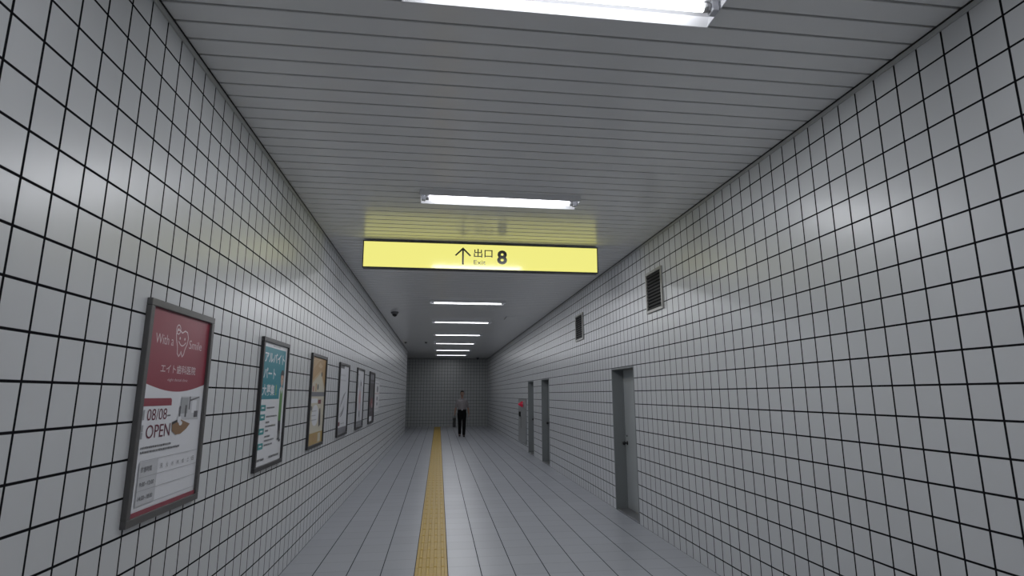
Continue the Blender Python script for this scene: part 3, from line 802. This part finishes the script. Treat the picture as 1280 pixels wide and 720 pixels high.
    sm = o.modifiers.new('thickness', 'SOLIDIFY'); sm.thickness = 0.010; sm.offset = -1
    # shirt
    bm = bmesh.new()
    loft(bm, [(0.99, 0, 0.0, 0.172, 0.122), (1.06, 0, -0.004, 0.170, 0.122), (1.18, 0, -0.006, 0.176, 0.127), (1.30, 0, -0.004, 0.190, 0.130), (1.37, 0, 0.0, 0.190, 0.120), (1.41, 0, 0.004, 0.180, 0.108),
              (1.44, 0, 0.008, 0.145, 0.094), (1.468, 0, 0.010, 0.092, 0.078), (1.490, 0, 0.008, 0.068, 0.070)])
    for S_, E_ in ((RS, RE), (LS, LE)):
        limb(bm, [S_, S_.lerp(E_, 0.35), S_.lerp(E_, 0.88)], [0.061, 0.060, 0.056])
    shirt = remeshed('shirt', bm, M_shirt, t, 0.009, 4)
    bm = bmesh.new()
    for s in (-1, 1):
        vs = [bm.verts.new(p) for p in ((s * 0.004, -0.082, 1.468), (s * 0.060, -0.052, 1.505), (s * 0.066, -0.050, 1.470), (s * 0.040, -0.096, 1.432))]
        bm.faces.new(vs)
    o = obj('collar', bm, M_shirt, shirt); sm = o.modifiers.new('thickness', 'SOLIDIFY'); sm.thickness = 0.006
    for k in range(5):
        bm = bmesh.new(); z = 1.40 - 0.075 * k; yb = {0: -0.113, 1: -0.129, 2: -0.134, 3: -0.134, 4: -0.132}[k]
        lathe(bm, [(0.006, 0), (0.006, 0.004), (0.004, 0.005)], 'Y', (0, yb, z), 12, 0, -1); obj('button', bm, M_eyew, shirt, True)
    # trousers
    bm = bmesh.new()
    loft(bm, [(0.755, 0, 0.0, 0.045, 0.05), (0.785, 0, 0.002, 0.105, 0.095), (0.83, 0, 0.004, 0.160, 0.122), (0.88, 0, 0.005, 0.178, 0.128), (0.97, 0, 0.0, 0.176, 0.126), (1.045, 0, -0.003, 0.174, 0.126)])
    for s in (-1, 1):
        h, k, n = HIP[s], KNE[s], ANK[s]
        limb(bm, [h, h.lerp(k, 0.45), k, k.lerp(n, 0.35), n + Vector((0, 0, 0.0))], [0.100, 0.088, 0.070, 0.067, 0.058])
    tr = remeshed('trousers', bm, M_trouser, t, 0.009, 4)
    bm = bmesh.new(); loft(bm, [(1.020, 0, -0.002, 0.180, 0.132), (1.022, 0, -0.002, 0.183, 0.135), (1.052, 0, -0.003, 0.182, 0.134), (1.054, 0, -0.003, 0.179, 0.131)], 32)
    belt = obj('belt', bm, M_leather, t, True)
    bm = bmesh.new(); box(bm, -0.022, 0.022, -0.146, -0.134, 1.018, 1.056, 0, 0.003); obj('buckle', bm, M_steel, belt)
    # shoes
    for s in (-1, 1):
        n = ANK[s]; bm = bmesh.new(); yy = n.y
        lift = 0.0
        pr = [(0.085, 0.030, 0.060), (0.05, 0.038, 0.075), (0.0, 0.040, 0.085), (-0.06, 0.043, 0.066), (-0.12, 0.047, 0.050), (-0.17, 0.040, 0.040), (-0.200, 0.022, 0.030)]
        R = []
        for dy, hw, ht in pr:
            R.append([bm.verts.new((n.x + hw * math.cos(a), yy + dy, max(0.0, 0.028 + (ht - 0.028 if math.sin(a) > 0 else 0.028) * math.sin(a)))) for a in [2 * PI * q / 16 for q in range(16)]])
        for a_, b_ in zip(R, R[1:]):
            for q in range(16): bm.faces.new((a_[q], a_[(q + 1) % 16], b_[(q + 1) % 16], b_[q]))
        bm.faces.new(R[0][::-1]); bm.faces.new(R[-1])
        sh = obj('shoe', bm, M_leather, t, True)
        bm = bmesh.new(); box(bm, n.x - 0.036, n.x + 0.036, yy + 0.02, yy + 0.085, 0.0, 0.020, 0, 0.006); obj('heel', bm, M_leather, sh)
    return t
man()

def briefcase():
    t = thing('briefcase', 'black leather briefcase hanging from the right hand of the walking man', 'briefcase', (2.362 - 0.300, 22.95 - 0.03, 0.365))
    bm = bmesh.new(); box(bm, -0.052, 0.052, -0.205, 0.205, 0, 0.36, 0, 0.016)
    b = obj('case_body', bm, M_leather, t)
    bm = bmesh.new(); box(bm, -0.056, 0.056, -0.208, 0.208, 0.235, 0.366, 0, 0.016); obj('flap', bm, M_leather, t)
    for s in (-1, 1):
        bm = bmesh.new(); box(bm, -0.064, -0.054, s * 0.11 - 0.016, s * 0.11 + 0.016, 0.215, 0.262, 0, 0.003); obj('clasp', bm, M_steel, t)
    bm = bmesh.new(); tube(bm, [(0, -0.085, 0.360), (0, -0.085, 0.410), (0, -0.068, 0.438), (0, -0.03, 0.447), (0, 0.03, 0.447), (0, 0.068, 0.438), (0, 0.085, 0.410), (0, 0.085, 0.360)], 0.010, 12)
    obj('carry_handle', bm, M_leather, t, True)
briefcase()

# ------------------------------------------------------------------ world, camera, view
w = bpy.data.worlds.new('World'); SC.world = w; w.use_nodes = True
w.node_tree.nodes['Background'].inputs[0].default_value = (0, 0, 0, 1)
w.node_tree.nodes['Background'].inputs[1].default_value = 0.0

f_px, yaw, pitch, roll = 694.9, -0.129, 0.1897, 0.0017
Rz = Matrix.Rotation(yaw, 3, 'Z'); Rx = Matrix.Rotation(pitch, 3, 'X'); Ry = Matrix.Rotation(roll, 3, 'Y')
M3 = Rz @ Rx @ Ry
right, fwd, up = M3.col[0], M3.col[1], M3.col[2]
cam = bpy.data.cameras.new('camera'); co = bpy.data.objects.new('camera', cam); C.objects.link(co)
cam.sensor_fit = 'HORIZONTAL'; cam.sensor_width = 36.0; cam.lens = 36.0 * f_px / 1280.0
cam.clip_start = 0.05; cam.clip_end = 200
mw = Matrix.Identity(4)
for i in range(3):
    mw[i][0] = right[i]; mw[i][1] = up[i]; mw[i][2] = -fwd[i]
mw[0][3], mw[1][3], mw[2][3] = 1.421, 0.0, 1.627
co.matrix_world = mw
SC.camera = co
SC.view_settings.view_transform = 'Standard'
SC.view_settings.look = 'None'
SC.view_settings.gamma = 1.0
SC.view_settings.use_curve_mapping = False
SC.view_settings.exposure = 0.0
SC.cycles.use_denoising = True
SC.cycles.max_bounces = 10
SC.cycles.diffuse_bounces = 6
SC.cycles.glossy_bounces = 5
SC.cycles.sample_clamp_direct = 3.5
SC.cycles.sample_clamp_indirect = 2.0
SC.cycles.caustics_reflective = False
SC.cycles.caustics_refractive = False
SC.cycles.blur_glossy = 1.0
SC.cycles.use_adaptive_sampling = False
